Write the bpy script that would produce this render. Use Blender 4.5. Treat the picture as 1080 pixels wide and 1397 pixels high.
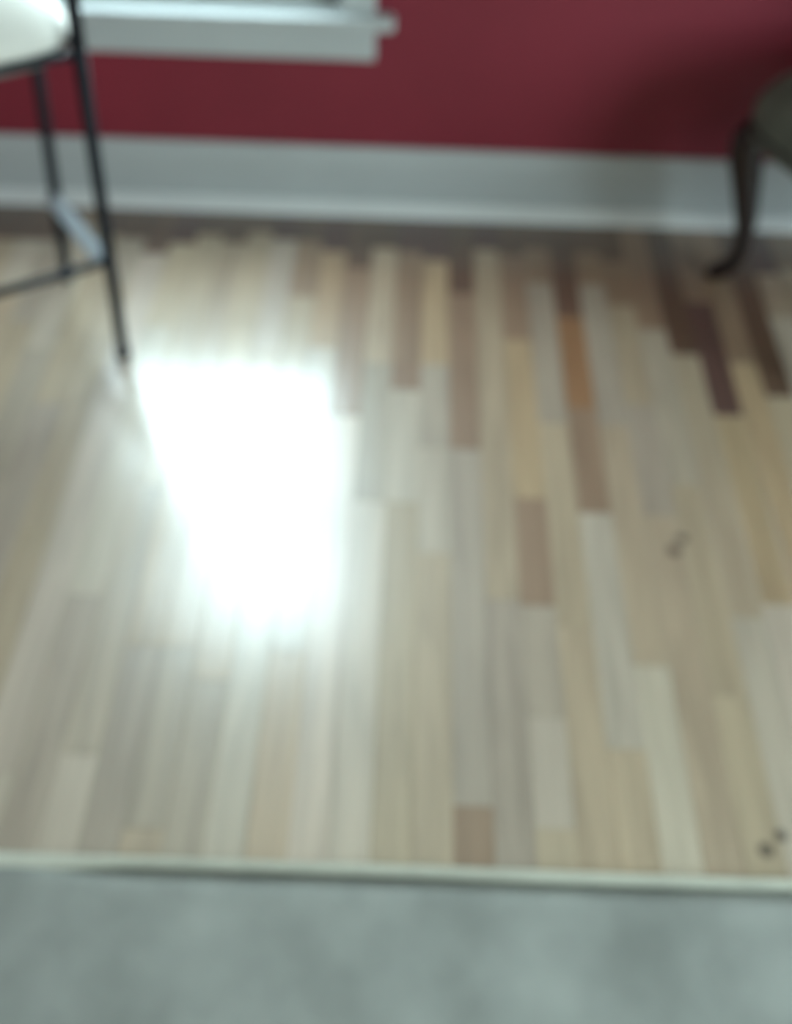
import bpy, bmesh, math, random
from mathutils import Vector, Matrix, noise

for o in list(bpy.data.objects):
    bpy.data.objects.remove(o)
SC = bpy.context.scene
COL = SC.collection

# ------------------------------------------------------------------ camera
PITCH, ROLL, CAM_H = math.radians(48.134), math.atan(0.037), 1.40
cam_d = bpy.data.cameras.new('camera')
cam = bpy.data.objects.new('camera', cam_d)
COL.objects.link(cam)
fwd = Vector((0, math.cos(PITCH), -math.sin(PITCH)))
r0 = Vector((1, 0, 0))
u0 = r0.cross(fwd)
rt = r0 * math.cos(ROLL) + u0 * math.sin(ROLL)
up = u0 * math.cos(ROLL) - r0 * math.sin(ROLL)
M = Matrix((rt, up, -fwd)).transposed().to_4x4()
M.translation = Vector((0, 0, CAM_H))
cam.matrix_world = M
cam_d.sensor_fit = 'VERTICAL'
cam_d.sensor_height = 24.0
cam_d.lens = 24.0 * 1450 / 1397
cam_d.clip_start = 0.02
cam_d.dof.use_dof = True            # the phone missed focus: it was set for something close
cam_d.dof.focus_distance = 0.60
cam_d.dof.aperture_fstop = 1.8
SC.camera = cam

# ------------------------------------------------------------------ sky and daylight
SKY = 19.5
w = bpy.data.worlds.new('overcast_sky')
SC.world = w
w.use_nodes = True
nt = w.node_tree
nt.nodes.clear()
out = nt.nodes.new('ShaderNodeOutputWorld')
bg = nt.nodes.new('ShaderNodeBackground')
tc = nt.nodes.new('ShaderNodeTexCoord')
sx = nt.nodes.new('ShaderNodeSeparateXYZ')
rp = nt.nodes.new('ShaderNodeValToRGB')
mp = nt.nodes.new('ShaderNodeMapRange')
mp.inputs['From Min'].default_value = -1
mp.inputs['From Max'].default_value = 1
nt.links.new(tc.outputs['Generated'], sx.inputs[0])
nt.links.new(sx.outputs['Z'], mp.inputs['Value'])
nt.links.new(mp.outputs['Result'], rp.inputs[0])
rp.color_ramp.elements[0].position = 0.49
rp.color_ramp.elements[0].color = (0.20, 0.24, 0.20, 1)     # ground beyond the house
rp.color_ramp.elements[1].position = 0.52
rp.color_ramp.elements[1].color = (0.75, 0.92, 1.0, 1)      # even, cool overcast
nt.links.new(rp.outputs['Color'], bg.inputs['Color'])
bg.inputs['Strength'].default_value = SKY
nt.links.new(bg.outputs[0], out.inputs[0])


def portal(name, loc, rot, sx_, sy_):
    """light portal in a window opening: emits nothing, only guides the sampling of the sky"""
    d = bpy.data.lights.new(name, 'AREA')
    d.shape = 'RECTANGLE'
    d.size, d.size_y = sx_, sy_
    d.cycles.is_portal = True
    o = bpy.data.objects.new(name, d)
    o.location, o.rotation_euler = loc, rot
    COL.objects.link(o)


SC.view_settings.view_transform = 'Standard'
SC.view_settings.look = 'None'
SC.view_settings.gamma = 1
SC.view_settings.use_curve_mapping = False
SC.view_settings.exposure = 0.0

# ------------------------------------------------------------------ room measures (metres)
WALL_Y = 2.22                      # face of the red wall
X0, X1, YB, ZC = -2.3, 2.7, -2.4, 2.55
WT = 0.14
WIN = (-0.85, -0.15, 0.455, 1.95)  # opening in the red wall: x0 x1 z0 z1
FILL_WIN = (-1.5, 0.5, 0.50, 2.05)     # unseen opening added to the right wall for fill light: y0 y1 z0 z1


# ------------------------------------------------------------------ materials
def mat(name, base, rough=0.5, var=0.0, scale=8.0, stretch=(1, 1, 1), bump=0.0, bscale=60.0,
        metal=0.0, spec=0.5, sheen=0.0):
    m = bpy.data.materials.new(name)
    m.use_nodes = True
    t = m.node_tree
    b = t.nodes['Principled BSDF']
    b.inputs['Base Color'].default_value = (*base, 1)
    b.inputs['Roughness'].default_value = rough
    b.inputs['Metallic'].default_value = metal
    b.inputs['Specular IOR Level'].default_value = spec
    b.inputs['Sheen Weight'].default_value = sheen
    c = t.nodes.new('ShaderNodeTexCoord')
    g = t.nodes.new('ShaderNodeMapping')
    g.inputs['Scale'].default_value = stretch
    t.links.new(c.outputs['Object'], g.inputs['Vector'])
    if var:
        n = t.nodes.new('ShaderNodeTexNoise')
        n.inputs['Scale'].default_value = scale
        n.inputs['Detail'].default_value = 4
        t.links.new(g.outputs[0], n.inputs['Vector'])
        r = t.nodes.new('ShaderNodeValToRGB')
        r.color_ramp.elements[0].position = 0.3
        r.color_ramp.elements[1].position = 0.7
        r.color_ramp.elements[0].color = (*[max(0, x * (1 - var)) for x in base], 1)
        r.color_ramp.elements[1].color = (*[min(1, x * (1 + var)) for x in base], 1)
        t.links.new(n.outputs['Fac'], r.inputs[0])
        t.links.new(r.outputs[0], b.inputs['Base Color'])
    if bump:
        n2 = t.nodes.new('ShaderNodeTexNoise')
        n2.inputs['Scale'].default_value = bscale
        n2.inputs['Detail'].default_value = 3
        t.links.new(g.outputs[0], n2.inputs['Vector'])
        bp = t.nodes.new('ShaderNodeBump')
        bp.inputs['Strength'].default_value = bump
        bp.inputs['Distance'].default_value = 0.004
        t.links.new(n2.outputs['Fac'], bp.inputs['Height'])
        t.links.new(bp.outputs[0], b.inputs['Normal'])
    return m


def wood_floor():
    m = bpy.data.materials.new('hardwood')
    m.use_nodes = True
    t = m.node_tree
    b = t.nodes['Principled BSDF']
    b.inputs['Roughness'].default_value = 0.30
    b.inputs['Specular IOR Level'].default_value = 0.9
    b.inputs['Coat Weight'].default_value = 1.0        # polyurethane finish
    b.inputs['Coat IOR'].default_value = 1.75
    b.inputs['Coat Roughness'].default_value = 0.22
    at = t.nodes.new('ShaderNodeAttribute')
    at.attribute_name = 'plank_colour'
    geo = t.nodes.new('ShaderNodeNewGeometry')
    oi = t.nodes.new('ShaderNodeObjectInfo')
    add = t.nodes.new('ShaderNodeVectorMath')
    add.operation = 'MULTIPLY_ADD'
    add.inputs[1].default_value = (30, 2.2, 1)
    cmb = t.nodes.new('ShaderNodeCombineXYZ')
    ml = t.nodes.new('ShaderNodeMath')
    ml.operation = 'MULTIPLY'
    ml.inputs[1].default_value = 40
    t.links.new(oi.outputs['Random'], ml.inputs[0])
    t.links.new(ml.outputs[0], cmb.inputs[1])
    t.links.new(geo.outputs['Position'], add.inputs[0])
    t.links.new(cmb.outputs[0], add.inputs[2])
    n = t.nodes.new('ShaderNodeTexNoise')
    n.inputs['Scale'].default_value = 1.6
    n.inputs['Detail'].default_value = 5
    n.inputs['Distortion'].default_value = 0.6
    t.links.new(add.outputs[0], n.inputs['Vector'])
    r = t.nodes.new('ShaderNodeMapRange')
    r.inputs['From Min'].default_value = 0.3
    r.inputs['From Max'].default_value = 0.7
    r.inputs['To Min'].default_value = 0.82
    r.inputs['To Max'].default_value = 1.14
    t.links.new(n.outputs['Fac'], r.inputs['Value'])
    mx = t.nodes.new('ShaderNodeVectorMath')
    mx.operation = 'SCALE'
    t.links.new(at.outputs['Color'], mx.inputs[0])
    t.links.new(r.outputs[0], mx.inputs['Scale'])
    # small dark knots in the boards
    last = mx.outputs[0]
    for (kx, ky, rad) in ((0.500, 1.217, .011), (0.483, 1.189, .013), (0.531, 0.650, .012), (0.556, 0.672, .010)):
        sub = t.nodes.new('ShaderNodeVectorMath')
        sub.operation = 'DISTANCE'
        sub.inputs[1].default_value = (kx, ky, 0)
        t.links.new(geo.outputs['Position'], sub.inputs[0])
        mr = t.nodes.new('ShaderNodeMapRange')
        mr.interpolation_type = 'SMOOTHSTEP'
        mr.inputs['From Min'].default_value = rad * 0.5
        mr.inputs['From Max'].default_value = rad * 1.3
        mr.inputs['To Min'].default_value = 0.25
        mr.inputs['To Max'].default_value = 1
        t.links.new(sub.outputs['Value'], mr.inputs['Value'])
        s2 = t.nodes.new('ShaderNodeVectorMath')
        s2.operation = 'SCALE'
        t.links.new(last, s2.inputs[0])
        t.links.new(mr.outputs[0], s2.inputs['Scale'])
        last = s2.outputs[0]
    t.links.new(last, b.inputs['Base Color'])
    rr = t.nodes.new('ShaderNodeMapRange')
    rr.inputs['To Min'].default_value = 0.42
    rr.inputs['To Max'].default_value = 0.54
    t.links.new(n.outputs['Fac'], rr.inputs['Value'])
    t.links.new(rr.outputs[0], b.inputs['Roughness'])
    return m


def glass_mat():
    m = bpy.data.materials.new('window_glass')
    m.use_nodes = True
    t = m.node_tree
    t.nodes.remove(t.nodes['Principled BSDF'])
    tr = t.nodes.new('ShaderNodeBsdfTransparent')
    tr.inputs[0].default_value = (0.95, 0.98, 0.97, 1)
    gl = t.nodes.new('ShaderNodeBsdfGlossy')
    gl.inputs['Roughness'].default_value = 0.02
    mx = t.nodes.new('ShaderNodeMixShader')
    mx.inputs[0].default_value = 0.04
    t.links.new(tr.outputs[0], mx.inputs[1])
    t.links.new(gl.outputs[0], mx.inputs[2])
    t.links.new(mx.outputs[0], t.nodes['Material Output'].inputs[0])
    return m


RED = mat('red_wall_paint', (0.24, 0.019, 0.038), 0.55, 0.10, 2.5, bump=0.15, bscale=90)
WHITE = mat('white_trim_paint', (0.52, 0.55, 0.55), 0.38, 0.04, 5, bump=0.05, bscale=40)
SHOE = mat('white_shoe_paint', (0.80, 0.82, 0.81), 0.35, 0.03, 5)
CEIL = mat('white_ceiling_paint', (0.80, 0.80, 0.78), 0.8, 0.03, 3, bump=0.1, bscale=120)
CREAMW = mat('cream_wall_paint', (0.62, 0.58, 0.50), 0.6, 0.04, 3, bump=0.1, bscale=90)
WOOD = wood_floor()
GLASS = glass_mat()
BLACK = mat('black_metal', (0.010, 0.013, 0.019), 0.55, 0.25, 30, spec=0.25)
STEEL = mat('grey_painted_metal', (0.30, 0.33, 0.35), 0.4, 0.08, 40, (1, 1, 8))
SEAT = mat('cream_upholstery', (0.86, 0.84, 0.77), 0.7, 0.05, 12, bump=0.25, bscale=260, sheen=0.1)
SEATB = mat('seat_base_grey', (0.16, 0.16, 0.15), 0.7, 0.1, 12)
OLIVE = mat('grey_green_upholstery', (0.095, 0.100, 0.075), 0.85, 0.22, 16, bump=0.3, bscale=240, sheen=0.15)
PIPE = mat('dark_piping', (0.05, 0.05, 0.04), 0.8, 0.1, 20)
DARKW = mat('dark_walnut', (0.022, 0.010, 0.008), 0.38, 0.35, 6, (6, 6, 1), bump=0.05, bscale=40)
RUGM = mat('grey_woven_rug', (0.345, 0.36, 0.33), 0.95, 0.22, 7, (1, 1, 1), bump=0.5, bscale=320, spec=0.15, sheen=0.1)
BIND = mat('cream_rug_binding', (0.62, 0.62, 0.52), 0.85, 0.08, 18, bump=0.3, bscale=300, spec=0.2)
RUBBER = mat('black_rubber', (0.012, 0.012, 0.012), 0.8, 0.1, 40)


# ------------------------------------------------------------------ mesh helpers
def link(name, me, m, parent=None, smooth=False):
    o = bpy.data.objects.new(name, me)
    COL.objects.link(o)
    if m is not None and not me.materials:
        me.materials.append(m)
    if smooth:
        for p in me.polygons:
            p.use_smooth = True
    if parent:
        o.parent = parent
    return o


def from_bm(name, bm, m, parent=None, smooth=False):
    me = bpy.data.meshes.new(name)
    bmesh.ops.recalc_face_normals(bm, faces=bm.faces)
    bm.to_mesh(me)
    bm.free()
    return link(name, me, m, parent, smooth)


def add_box(bm, x0, x1, y0, y1, z0, z1, bev=0.0):
    vs = bmesh.ops.create_cube(bm, size=1.0)['verts']
    for v in vs:
        v.co = Vector((x0 + (v.co.x + .5) * (x1 - x0), y0 + (v.co.y + .5) * (y1 - y0), z0 + (v.co.z + .5) * (z1 - z0)))
    if bev:
        es = list({e for v in vs for e in v.link_edges})
        bmesh.ops.bevel(bm, geom=es, offset=bev, segments=2, profile=0.6, affect='EDGES')


def box(name, x0, x1, y0, y1, z0, z1, m, parent=None, bev=0.0):
    bm = bmesh.new()
    add_box(bm, x0, x1, y0, y1, z0, z1, bev)
    return from_bm(name, bm, m, parent)


def sweep(bm, pts, radii, seg=12, cap=True, flat=None):
    """tube through pts with its own radius at each point; flat=(a,b) squashes the section"""
    pts = [Vector(p) for p in pts]
    rings = []
    ref = None
    for i, p in enumerate(pts):
        d = (pts[min(i + 1, len(pts) - 1)] - pts[max(i - 1, 0)]).normalized()
        if ref is None:
            ref = Vector((0, 0, 1)) if abs(d.z) < 0.9 else Vector((1, 0, 0))
        a = (ref - d * ref.dot(d)).normalized()
        ref = a
        b = d.cross(a)
        fa, fb = flat or (1, 1)
        rings.append([bm.verts.new(p + (a * math.cos(t) * fa + b * math.sin(t) * fb) * radii[i])
                      for t in [2 * math.pi * k / seg for k in range(seg)]])
    for i in range(len(rings) - 1):
        for k in range(seg):
            bm.faces.new((rings[i][k], rings[i][(k + 1) % seg], rings[i + 1][(k + 1) % seg], rings[i + 1][k]))
    if cap:
        bm.faces.new(rings[0])
        bm.faces.new(rings[-1])


def tube(name, pts, radii, m, parent=None, seg=12, flat=None):
    if not isinstance(radii, (list, tuple)):
        radii = [radii] * len(pts)
    bm = bmesh.new()
    sweep(bm, pts, radii, seg, True, flat)
    return from_bm(name, bm, m, parent, True)


def extrude_profile(name, prof, x0, x1, m, parent=None):
    """profile of (depth from wall, z) run along x in front of the red wall"""
    bm = bmesh.new()
    a = [bm.verts.new((x0, WALL_Y - d, z)) for d, z in prof]
    b = [bm.verts.new((x1, WALL_Y - d, z)) for d, z in prof]
    n = len(prof)
    for i in range(n):
        j = (i + 1) % n
        bm.faces.new((a[i], a[j], b[j], b[i]))
    bm.faces.new(a)
    bm.faces.new(b[::-1])
    return from_bm(name, bm, m, parent)


def empty(name, loc=(0, 0, 0), rz=0.0):
    o = bpy.data.objects.new(name, None)
    COL.objects.link(o)
    o.location = loc
    o.rotation_euler = (0, 0, rz)
    return o


def structure(o, label=None):
    o['kind'] = 'structure'
    if label:
        o['label'] = label
    return o


def tag(o, label, cat, group=None):
    o['label'] = label
    o['category'] = cat
    if group:
        o['group'] = group
    return o


def smoothstep(a, b, x):
    t = max(0, min(1, (x - a) / (b - a)))
    return t * t * (3 - 2 * t)


# ------------------------------------------------------------------ walls and ceiling
bm = bmesh.new()
x0, x1, z0, z1 = WIN
add_box(bm, X0 - WT, x0, WALL_Y, WALL_Y + WT, -0.02, ZC)
add_box(bm, x1, X1 + WT, WALL_Y, WALL_Y + WT, -0.02, ZC)
add_box(bm, x0, x1, WALL_Y, WALL_Y + WT, -0.02, z0)
add_box(bm, x0, x1, WALL_Y, WALL_Y + WT, z1, ZC)
structure(from_bm('wall_front', bm, RED), 'dark red painted wall below and beside the window')

y0, y1, z0, z1 = FILL_WIN
bm = bmesh.new()
add_box(bm, X1, X1 + WT, YB, y0, -0.02, ZC)
add_box(bm, X1, X1 + WT, y1, WALL_Y, -0.02, ZC)
add_box(bm, X1, X1 + WT, y0, y1, -0.02, z0)
add_box(bm, X1, X1 + WT, y0, y1, z1, ZC)
structure(from_bm('wall_right', bm, RED))
structure(box('wall_left', X0 - WT, X0, YB, WALL_Y, -0.02, ZC, RED))
structure(box('wall_back', X0 - WT, X1 + WT, YB - WT, YB, -0.02, ZC, CREAMW))
structure(box('ceiling', X0 - WT, X1 + WT, YB - WT, WALL_Y + WT, ZC, ZC + 0.1, CEIL))

# baseboard with a lighter shoe moulding along its foot
bb = extrude_profile('baseboard_front', [(0, 0), (.016, 0), (.016, .128), (.0145, .138), (.010, .146), (.009, .154), (.004, .158), (0, .158)],
                     X0, X1, WHITE)
structure(bb, 'tall white baseboard along the red wall')
sh = [(.016, 0), (.040, 0)] + [(.016 + .024 * math.cos(a), .002 + .028 * math.sin(a)) for a in [math.radians(k) for k in range(0, 91, 15)]]
extrude_profile('shoe_moulding', sh, X0, X1, SHOE, bb)
structure(box('baseboard_left', X0, X0 + .016, YB, WALL_Y - .04, 0, .158, WHITE, None, .003))
structure(box('baseboard_right', X1 - .016, X1, YB, WALL_Y - .04, 0, .158, WHITE, None, .003))
structure(box('baseboard_back', X0 + .02, X1 - .02, YB, YB + .016, 0, .158, WHITE, None, .003))


# ------------------------------------------------------------------ windows
def sash(root, name, x0, x1, z0, z1, yc, stile=.042, bottom=.06, top=.04, t=.035):
    bm = bmesh.new()
    add_box(bm, x0, x0 + stile, yc, yc + t, z0, z1, .003)
    add_box(bm, x1 - stile, x1, yc, yc + t, z0, z1, .003)
    add_box(bm, x0 + stile, x1 - stile, yc, yc + t, z0, z0 + bottom, .003)
    add_box(bm, x0 + stile, x1 - stile, yc, yc + t, z1 - top, z1, .003)
    s = from_bm(name, bm, WHITE, root)
    box('pane', x0 + stile, x1 - stile, yc + t * .5 - .002, yc + t * .5 + .002, z0 + bottom, z1 - top, GLASS, s)
    return s


def window(name, w_, z0, z1, loc, rz, label, cas=.071, horn=.039, sashes=1):
    """local frame: x along the wall centred, y into the wall (0 = wall face)"""
    root = structure(empty(name, loc, rz), label)
    h = w_ / 2
    sill = box('sill', -h - cas - horn, h + cas + horn, -.045, 0.0, z0 - .021, z0 + .005, WHITE, root, .008)
    box('sill_board', -h, h, 0.0, WT, z0 - .021, z0 + .004, WHITE, sill)
    box('apron', -h - cas, h + cas, -.018, 0.0, z0 - .093, z0 - .021, WHITE, root, .006)
    box('side_casing', -h - cas, -h, -.020, 0.0, z0 + .005, z1, WHITE, root, .004)
    box('side_casing', h, h + cas, -.020, 0.0, z0 + .005, z1, WHITE, root, .004)
    box('head_casing', -h - cas - .01, h + cas + .01, -.024, 0.0, z1, z1 + .09, WHITE, root, .004)
    for a, b in ((-h, -h + .008), (h - .008, h)):
        box('jamb', a, b, 0.0, WT, z0 + .004, z1, WHITE, root)
    box('head_jamb', -h + .008, h - .008, 0.0, WT, z1 - .008, z1, WHITE, root)
    n = sashes
    ww = (w_ - .016) / n
    for i in range(n):
        a = -h + .008 + i * ww
        zm = (z0 + z1) / 2
        sash(root, 'lower_sash', a, a + ww, z0 + .004, zm + .012, .035, bottom=.105, top=.03)
        sash(root, 'upper_sash', a, a + ww, zm - .012, z1 - .008, .074, bottom=.03)
    return root


window('window_1', WIN[1] - WIN[0], WIN[2], WIN[3], ((WIN[0] + WIN[1]) / 2, WALL_Y, 0), 0,
       'white painted window sill and apron on the red wall')
window('added_fill_window', FILL_WIN[1] - FILL_WIN[0], FILL_WIN[2], FILL_WIN[3], (X1, (FILL_WIN[0] + FILL_WIN[1]) / 2, 0), -math.pi / 2,
       'wide white window added out of view in the side wall for fill light', sashes=2)
portal('window_portal', ((WIN[0] + WIN[1]) / 2, WALL_Y + WT + .01, (WIN[2] + WIN[3]) / 2), (math.radians(-90), 0, 0),
       WIN[1] - WIN[0], WIN[3] - WIN[2])
portal('fill_window_portal', (X1 + WT + .01, (FILL_WIN[0] + FILL_WIN[1]) / 2, (FILL_WIN[2] + FILL_WIN[3]) / 2), (0, math.radians(90), 0),
       FILL_WIN[3] - FILL_WIN[2], FILL_WIN[1] - FILL_WIN[0])

# ------------------------------------------------------------------ hardwood floor, board by board
rng = random.Random(11)
PW, PHASE, PT = 0.0573, 0.68, 0.012
PALE = (0.55, 0.455, 0.345)
TAN = (0.48, 0.37, 0.245)
GOLD = (0.48, 0.335, 0.195)
GREY = (0.43, 0.35, 0.26)
BROWN = (0.32, 0.21, 0.13)
ORANGE = (0.33, 0.17, 0.075)
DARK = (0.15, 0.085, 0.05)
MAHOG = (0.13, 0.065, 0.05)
SPEC = {   # column: boards from the window wall towards the room (y from, y to, colour); most dark wall ends paint in shade
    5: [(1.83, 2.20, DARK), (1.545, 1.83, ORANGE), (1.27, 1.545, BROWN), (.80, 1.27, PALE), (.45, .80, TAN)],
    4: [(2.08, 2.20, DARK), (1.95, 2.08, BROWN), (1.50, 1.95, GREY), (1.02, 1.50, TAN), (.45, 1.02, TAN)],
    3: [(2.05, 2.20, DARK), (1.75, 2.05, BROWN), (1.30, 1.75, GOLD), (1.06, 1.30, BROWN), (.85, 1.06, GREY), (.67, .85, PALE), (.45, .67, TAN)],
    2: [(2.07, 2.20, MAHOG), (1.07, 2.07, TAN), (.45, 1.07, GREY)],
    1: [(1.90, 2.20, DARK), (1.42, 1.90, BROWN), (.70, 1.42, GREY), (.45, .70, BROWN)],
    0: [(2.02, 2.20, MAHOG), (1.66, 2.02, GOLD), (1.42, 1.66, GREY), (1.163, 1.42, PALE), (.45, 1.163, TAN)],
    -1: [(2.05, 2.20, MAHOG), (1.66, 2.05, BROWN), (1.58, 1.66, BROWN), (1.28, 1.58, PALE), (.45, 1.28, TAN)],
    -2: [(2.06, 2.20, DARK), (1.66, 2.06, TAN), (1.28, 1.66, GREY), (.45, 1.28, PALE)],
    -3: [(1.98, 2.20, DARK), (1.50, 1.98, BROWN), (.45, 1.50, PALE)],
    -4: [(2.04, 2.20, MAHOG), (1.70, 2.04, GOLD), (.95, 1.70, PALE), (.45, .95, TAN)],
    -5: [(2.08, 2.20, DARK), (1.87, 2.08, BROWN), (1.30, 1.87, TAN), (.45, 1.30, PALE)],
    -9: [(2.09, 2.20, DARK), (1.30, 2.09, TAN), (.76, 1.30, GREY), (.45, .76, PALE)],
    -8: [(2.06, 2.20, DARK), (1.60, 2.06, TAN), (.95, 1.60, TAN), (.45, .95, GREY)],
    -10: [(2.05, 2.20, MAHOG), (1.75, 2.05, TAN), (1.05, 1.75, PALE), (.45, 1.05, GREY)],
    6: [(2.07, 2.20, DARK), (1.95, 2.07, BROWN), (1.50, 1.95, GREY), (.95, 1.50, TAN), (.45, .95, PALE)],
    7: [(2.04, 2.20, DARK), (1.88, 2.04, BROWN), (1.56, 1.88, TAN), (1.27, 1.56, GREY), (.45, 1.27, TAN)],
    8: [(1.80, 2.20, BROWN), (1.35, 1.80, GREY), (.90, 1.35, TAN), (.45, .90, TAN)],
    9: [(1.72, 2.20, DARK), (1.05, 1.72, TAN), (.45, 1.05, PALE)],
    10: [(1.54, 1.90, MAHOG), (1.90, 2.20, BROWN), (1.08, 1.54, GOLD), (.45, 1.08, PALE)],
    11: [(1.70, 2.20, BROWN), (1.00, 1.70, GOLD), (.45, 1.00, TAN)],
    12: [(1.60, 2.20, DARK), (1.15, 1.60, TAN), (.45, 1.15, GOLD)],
}
PALETTE = [PALE, PALE, TAN, TAN, TAN, GREY, GREY]
floor = structure(box('floor', X0 - WT, X1 + WT, YB - WT, WALL_Y + WT, -.06, -PT, mat('subfloor', (.3, .22, .14), .8, .1)),
                  'hardwood strip floor of mixed pale and brown boards')


def plank_geo(xa, xb, ya, yb):
    c, g = .0009, .0002
    xa, xb, ya, yb = xa + g, xb - g, ya + g, yb - g
    v = [(xa, ya, -PT), (xb, ya, -PT), (xb, yb, -PT), (xa, yb, -PT),
         (xa, ya, -c), (xb, ya, -c), (xb, yb, -c), (xa, yb, -c),
         (xa + c, ya + c, 0), (xb - c, ya + c, 0), (xb - c, yb - c, 0), (xa + c, yb - c, 0)]
    f = []
    for i in range(4):
        j = (i + 1) % 4
        f += [(i, j, 4 + j, 4 + i), (4 + i, 4 + j, 8 + j, 8 + i)]
    f.append((8, 9, 10, 11))
    return v, f


def colour_attr(me, cols):
    a = me.color_attributes.new('plank_colour', 'FLOAT_COLOR', 'POINT')
    for i, c in enumerate(cols):
        a.data[i].color = (*c, 1)


def jitter(c, s=.07):
    k = 1 + rng.uniform(-s, s)
    return tuple(max(.01, x * k * (1 + rng.uniform(-.015, .015))) for x in c)


far_v, far_f, far_c = [], [], []


def far_plank(xa, xb, ya, yb, c):
    v, f = plank_geo(xa, xb, ya, yb)
    n = len(far_v)
    far_v.extend(v)
    far_f.extend([tuple(i + n for i in q) for q in f])
    far_c.extend([c] * len(v))


def random_rows(lo, hi):
    rows, y = [], hi
    first = True
    while y > lo + .001:
        L = rng.uniform(.25, .9) if not first else rng.uniform(.12, .6)
        first = False
        e = y - L
        if e < lo + .15:
            e = lo
        rows.append((e, y, rng.choice(PALETTE)))
        y = e
    return rows


kmin, kmax = math.ceil((X0) / PW - PHASE) - 1, math.floor(X1 / PW - PHASE)
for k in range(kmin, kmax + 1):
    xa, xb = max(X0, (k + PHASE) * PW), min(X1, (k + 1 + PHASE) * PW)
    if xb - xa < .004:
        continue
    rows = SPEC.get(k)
    if not rows:      # end boards darkened to paint the shade along the wall, then random lengths
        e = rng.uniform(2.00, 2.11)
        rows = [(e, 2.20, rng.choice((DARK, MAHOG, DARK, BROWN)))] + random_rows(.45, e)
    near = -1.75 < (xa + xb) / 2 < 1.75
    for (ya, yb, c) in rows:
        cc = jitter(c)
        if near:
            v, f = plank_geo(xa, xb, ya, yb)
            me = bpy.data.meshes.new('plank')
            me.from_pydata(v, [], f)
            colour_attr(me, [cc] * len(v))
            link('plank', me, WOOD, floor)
        else:
            far_plank(xa, xb, ya, yb, cc)
    for (ya, yb, c) in random_rows(YB, .45):
        far_plank(xa, xb, ya, yb, jitter(c))
me = bpy.data.meshes.new('plank_field')
me.from_pydata(far_v, [], far_f)
colour_attr(me, far_c)
pf = link('plank_field', me, WOOD, floor)
pf['kind'] = 'stuff'

# ------------------------------------------------------------------ rug
RX0, RX1, RY0, RY1 = -1.45, 1.55, -1.25, 0.604
rug = tag(empty('area_rug', (0, 0, 0)), 'pale grey woven rug with a raised cream bound edge in the foreground', 'rug')
bm = bmesh.new()
nx, ny = 150, 90
grid = []
for j in range(ny + 4):
    row = []
    for i in range(nx + 1):
        x = RX0 + .012 + (RX1 - RX0 - .024) * i / nx
        edge = RY1 - .021 - .009 * smoothstep(-.50, -.32, x) + .003 * noise.noise(Vector((x * 2.1, 9, 0)))
        y = RY0 + .012 + (edge - RY0 - .012) * min(j, ny) / ny
        z = .0088 + .0016 * noise.noise(Vector((x * 4, y * 4, 0))) + .0007 * noise.noise(Vector((x * 17, y * 17, 3)))
        if j > ny:                                  # the weave dips to its backing before the bound edge
            y, z = ((edge + .0012, .006), (edge + .002, .0022), (RY1 - .008, .0018))[j - ny - 1]
        row.append(bm.verts.new((x, y, z)))
    grid.append(row)
for j in range(ny + 3):
    for i in range(nx):
        bm.faces.new((grid[j][i], grid[j][i + 1], grid[j + 1][i + 1], grid[j + 1][i]))
ext = bmesh.ops.extrude_edge_only(bm, edges=[e for e in bm.edges if e.is_boundary])
for v in [g for g in ext['geom'] if isinstance(g, bmesh.types.BMVert)]:
    v.co.z = 0.0005
from_bm('rug_field', bm, RUGM, rug, True)

# bound edge facing the window: a slightly curled roll, lower and wider at its left end
bm = bmesh.new()
n = 140
rings = []
for i in range(n + 1):
    x = RX0 + (RX1 - RX0) * i / n
    flatten = 1 - smoothstep(-.50, -.32, x)
    hgt = .0150 - .005 * flatten + .0018 * noise.noise(Vector((x * 3.1, 1, 0)))
    wid = .0150 + .013 * flatten + .002 * noise.noise(Vector((x * 2.3, 5, 0)))
    yc = RY1 - wid / 2 + .0035 * noise.noise(Vector((x * 2.1, 9, 0))) + .002
    ring = []
    for q in range(13):
        a = math.pi * q / 12
        ring.append(bm.verts.new((x, yc + wid / 2 * math.cos(a), .0006 + hgt * math.sin(a) ** .75)))
    rings.append(ring)
for i in range(n):
    for q in range(12):
        bm.faces.new((rings[i][q], rings[i + 1][q], rings[i + 1][q + 1], rings[i][q + 1]))
    bm.faces.new((rings[i][12], rings[i + 1][12], rings[i + 1][0], rings[i][0]))
bm.faces.new(rings[0])
bm.faces.new(rings[-1][::-1])
from_bm('binding', bm, BIND, rug, True)
for xx in (RX0 + .006, RX1 - .006):
    tube('binding', [(xx, RY0 + .01, .007), (xx, RY1 - .03, .007)], .0065, BIND, rug, 10)
tube('binding', [(RX0 + .014, RY0 + .006, .007), (RX1 - .014, RY0 + .006, .007)], .0065, BIND, rug, 10)

# ------------------------------------------------------------------ counter stool
A0, B0 = Vector((-.560, 1.650, 0)), Vector((-.733, 1.903, 0))
eAB = (B0 - A0).normalized()
eAC = Vector((-eAB.y, eAB.x, 0))            # towards the front of the stool, away from its back
if eAC.x > 0:
    eAC = -eAC
C0, D0 = A0 + eAC * .36, B0 + eAC * .36
mid = (A0 + B0 + C0 + D0) / 4
st = tag(empty('counter_stool', mid), 'black metal counter stool with a cream padded seat beside the window', 'stool')


def L(v):
    return Vector(v) - mid


def leg_at(foot, top, z):
    return foot.lerp(top, z / top.z)


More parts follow.
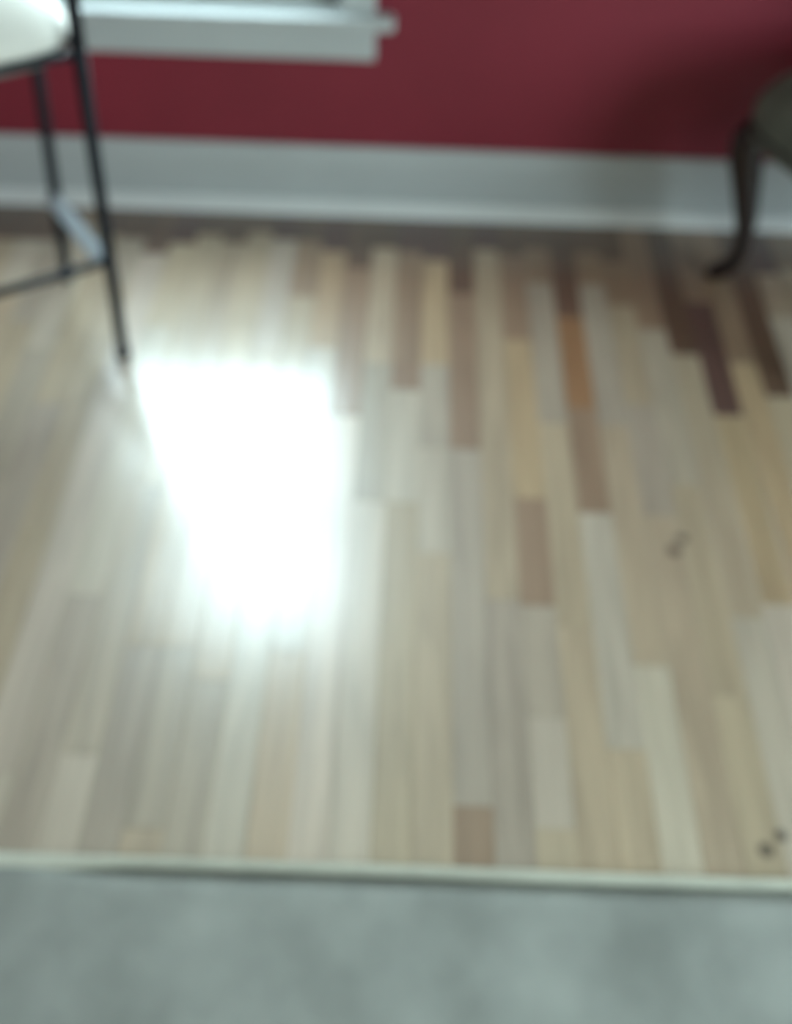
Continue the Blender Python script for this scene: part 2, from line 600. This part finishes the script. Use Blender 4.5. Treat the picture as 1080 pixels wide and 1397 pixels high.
SC0 = Vector((-.734, 1.719, 0))             # middle of the seat
At, Bt = Vector((-.533, 1.668, .62)), Vector((-.688, 1.928, .62))
Ct, Dt = Vector((-.785, 1.540, .612)), Vector((-.925, 1.755, .612))
for foot, top in ((A0, At), (B0, Bt), (C0, Ct), (D0, Dt)):
    pts = [foot + Vector((0, 0, .008)), leg_at(foot, top, .2), leg_at(foot, top, .4), top]
    lg = tube('leg', [L(p) for p in pts], .0120, BLACK, st, 14)
    tube('foot_cap', [L(foot), L(leg_at(foot, top, .022))], [.0148, .0138], RUBBER, lg, 14)
# the two rear legs run on above the seat and join in a low hoop back
ab = (Bt - At) * .5
top = (At + Bt) / 2 - eAC * .05 + Vector((0, 0, .33))
hoop = [At, At + Vector((0, 0, .10)) - eAC * .006, At + Vector((0, 0, .22)) - eAC * .025, top - ab * .90 - Vector((0, 0, .03)), top - ab * .55, top,
        top + ab * .55, top + ab * .90 - Vector((0, 0, .03)), Bt + Vector((0, 0, .22)) - eAC * .025, Bt + Vector((0, 0, .10)) - eAC * .006, Bt]
tube('back_hoop', [L(p) for p in hoop], .0120, BLACK, st, 14)
fz = [Vector((p.x, p.y, .608)) for p in (At, Bt, Dt, Ct)]
for i in range(4):
    tube('seat_frame', [L(fz[i]), L(fz[(i + 1) % 4])], .007, BLACK, st, 10)
zs = .224
# flat light-catching bar between the two rear posts, round bars elsewhere
a, b = leg_at(A0, At, zs + .005), leg_at(B0, Bt, zs - .02)
bm = bmesh.new()
d = (b - a).normalized()
s = eAC
vs = []
for p in (a, b):
    for (o1, o2) in ((-.004, .004), (.024, -.008), (.024, -.012), (-.004, .0)):
        vs.append(bm.verts.new(L(p + s * o1 + Vector((0, 0, o2)))))
for i in range(4):
    j = (i + 1) % 4
    bm.faces.new((vs[i], vs[j], vs[4 + j], vs[4 + i]))
bm.faces.new(vs[:4])
bm.faces.new(vs[4:])
fb = from_bm('foot_bar', bm, STEEL, st)
fb['label'] = 'flat grey metal bar between two legs'
for (p, pt, q, qt) in ((A0, At, C0, Ct), (C0, Ct, D0, Dt)):
    tube('stretcher', [L(leg_at(p, pt, zs)), L(leg_at(q, qt, zs))], .0085, BLACK, st, 12)


def rounded_square(hx, hy, n=48, p=3.2):
    out_ = []
    for k in range(n):
        t = 2 * math.pi * k / n
        c, s_ = math.cos(t), math.sin(t)
        rr = (abs(c) ** p + abs(s_) ** p) ** (-1 / p)
        out_.append((hx * c * rr, hy * s_ * rr))
    return out_


def pad(name, levels, hx, hy, ex, ey, cen, m, parent, p=3.2, n=48):
    """rounded pad: levels of (scale inwards, z)"""
    bm = bmesh.new()
    rings = []
    for (ins, z) in levels:
        rings.append([bm.verts.new(cen + ex * (x) + ey * (y) + Vector((0, 0, z)))
                      for x, y in rounded_square(max(.002, hx - ins), max(.002, hy - ins), n, p)])
    for i in range(len(rings) - 1):
        for k in range(n):
            bm.faces.new((rings[i][k], rings[i][(k + 1) % n], rings[i + 1][(k + 1) % n], rings[i + 1][k]))
    bm.faces.new(rings[0])
    bm.faces.new(rings[-1])
    return from_bm(name, bm, m, parent, True)


RS = .566
ex, ey = Vector((math.cos(RS), math.sin(RS), 0)), Vector((-math.sin(RS), math.cos(RS), 0))
HX, HY = .157, .150
pad('seat_base', [(.03, .590), (.018, .590), (.012, .600), (.012, .614)], HX, HY, ex, ey, L(SC0), SEATB, st, 4.0)
pad('seat', [(.030, .609), (.012, .613), (.003, .622), (.0, .632), (.006, .646), (.020, .665), (.042, .686), (.075, .707), (.11, .720), (.145, .726)],
    HX, HY, ex, ey, L(SC0), SEAT, st, 4.0)

# ------------------------------------------------------------------ upholstered chair at the right
PHI = math.radians(27)
bk = Vector((math.cos(PHI), math.sin(PHI), 0))       # towards the chair's back
sd = Vector((math.sin(PHI), -math.cos(PHI), 0))      # along its front edge, into the room
K = Vector((.708, 1.989, 0))                         # axis of the leg in view
wd, dp = .50, .36
ccen = K + bk * dp / 2 + sd * wd / 2
ch = tag(empty('upholstered_chair', ccen), 'grey-green upholstered chair with a dark curved wooden leg against the red wall', 'chair')
prof = [(.347, .026, .034), (.325, .030, .036), (.29, .026, .0345), (.25, .014, .031), (.20, .001, .0265), (.15, -.012, .0225), (.105, -.019, .0195),
        (.075, -.020, .0185), (.050, -.014, .0190), (.032, -.002, .0210), (.020, .012, .0225), (.010, .022, .0200), (.0005, .024, .0150)]
for (i, j) in ((0, 0), (0, 1), (1, 0), (1, 1)):
    base = K + bk * (dp * i) + sd * (wd * j)
    o_ = ((-bk if i == 0 else bk * .35) + (-sd if j == 0 else sd)).normalized()
    k = 1.0 if i == 0 else .45
    pts = [base - ccen + o_ * (off * k) + Vector((0, 0, z)) for z, off, r in prof]
    tube('leg', pts, [r * (1 if i == 0 else .7) for z, off, r in prof], DARKW, ch, 16)
seatc = Vector((0, 0, 0))
pad('seat_rail', [(.012, .338), (.004, .340), (.0, .346), (.0, .365), (.004, .372)], dp / 2 + .05, wd / 2 + .05, bk, sd, seatc, OLIVE, ch, 7, 72)
pad('seat', [(.012, .362), (.002, .368), (-.004, .385), (-.004, .405), (.004, .428), (.018, .450), (.04, .468), (.08, .484), (.13, .492), (.18, .496)],
    dp / 2 + .05, wd / 2 + .05, bk, sd, seatc, OLIVE, ch, 6.5, 72)
ring = [bk * x + sd * y + Vector((0, 0, .367)) for x, y in rounded_square(dp / 2 + .051, wd / 2 + .051, 72, 7)]
tube('piping', ring + [ring[0]], .0045, PIPE, ch, 8)
bm = bmesh.new()
rings = []
for (z, off, hw, th) in ((.40, -.01, .19, .03), (.50, -.005, .205, .038), (.65, .005, .21, .038), (.80, .018, .21, .036), (.92, .028, .19, .032), (.965, .032, .13, .020)):
    c = bk * (dp / 2 + .0 + off) + Vector((0, 0, z))
    rings.append([bm.verts.new(c + bk * x + sd * y) for x, y in rounded_square(th, hw, 32, 2.8)])
for i in range(len(rings) - 1):
    for k in range(32):
        bm.faces.new((rings[i][k], rings[i][(k + 1) % 32], rings[i + 1][(k + 1) % 32], rings[i + 1][k]))
bm.faces.new(rings[0])
bm.faces.new(rings[-1])
from_bm('backrest', bm, OLIVE, ch, True)
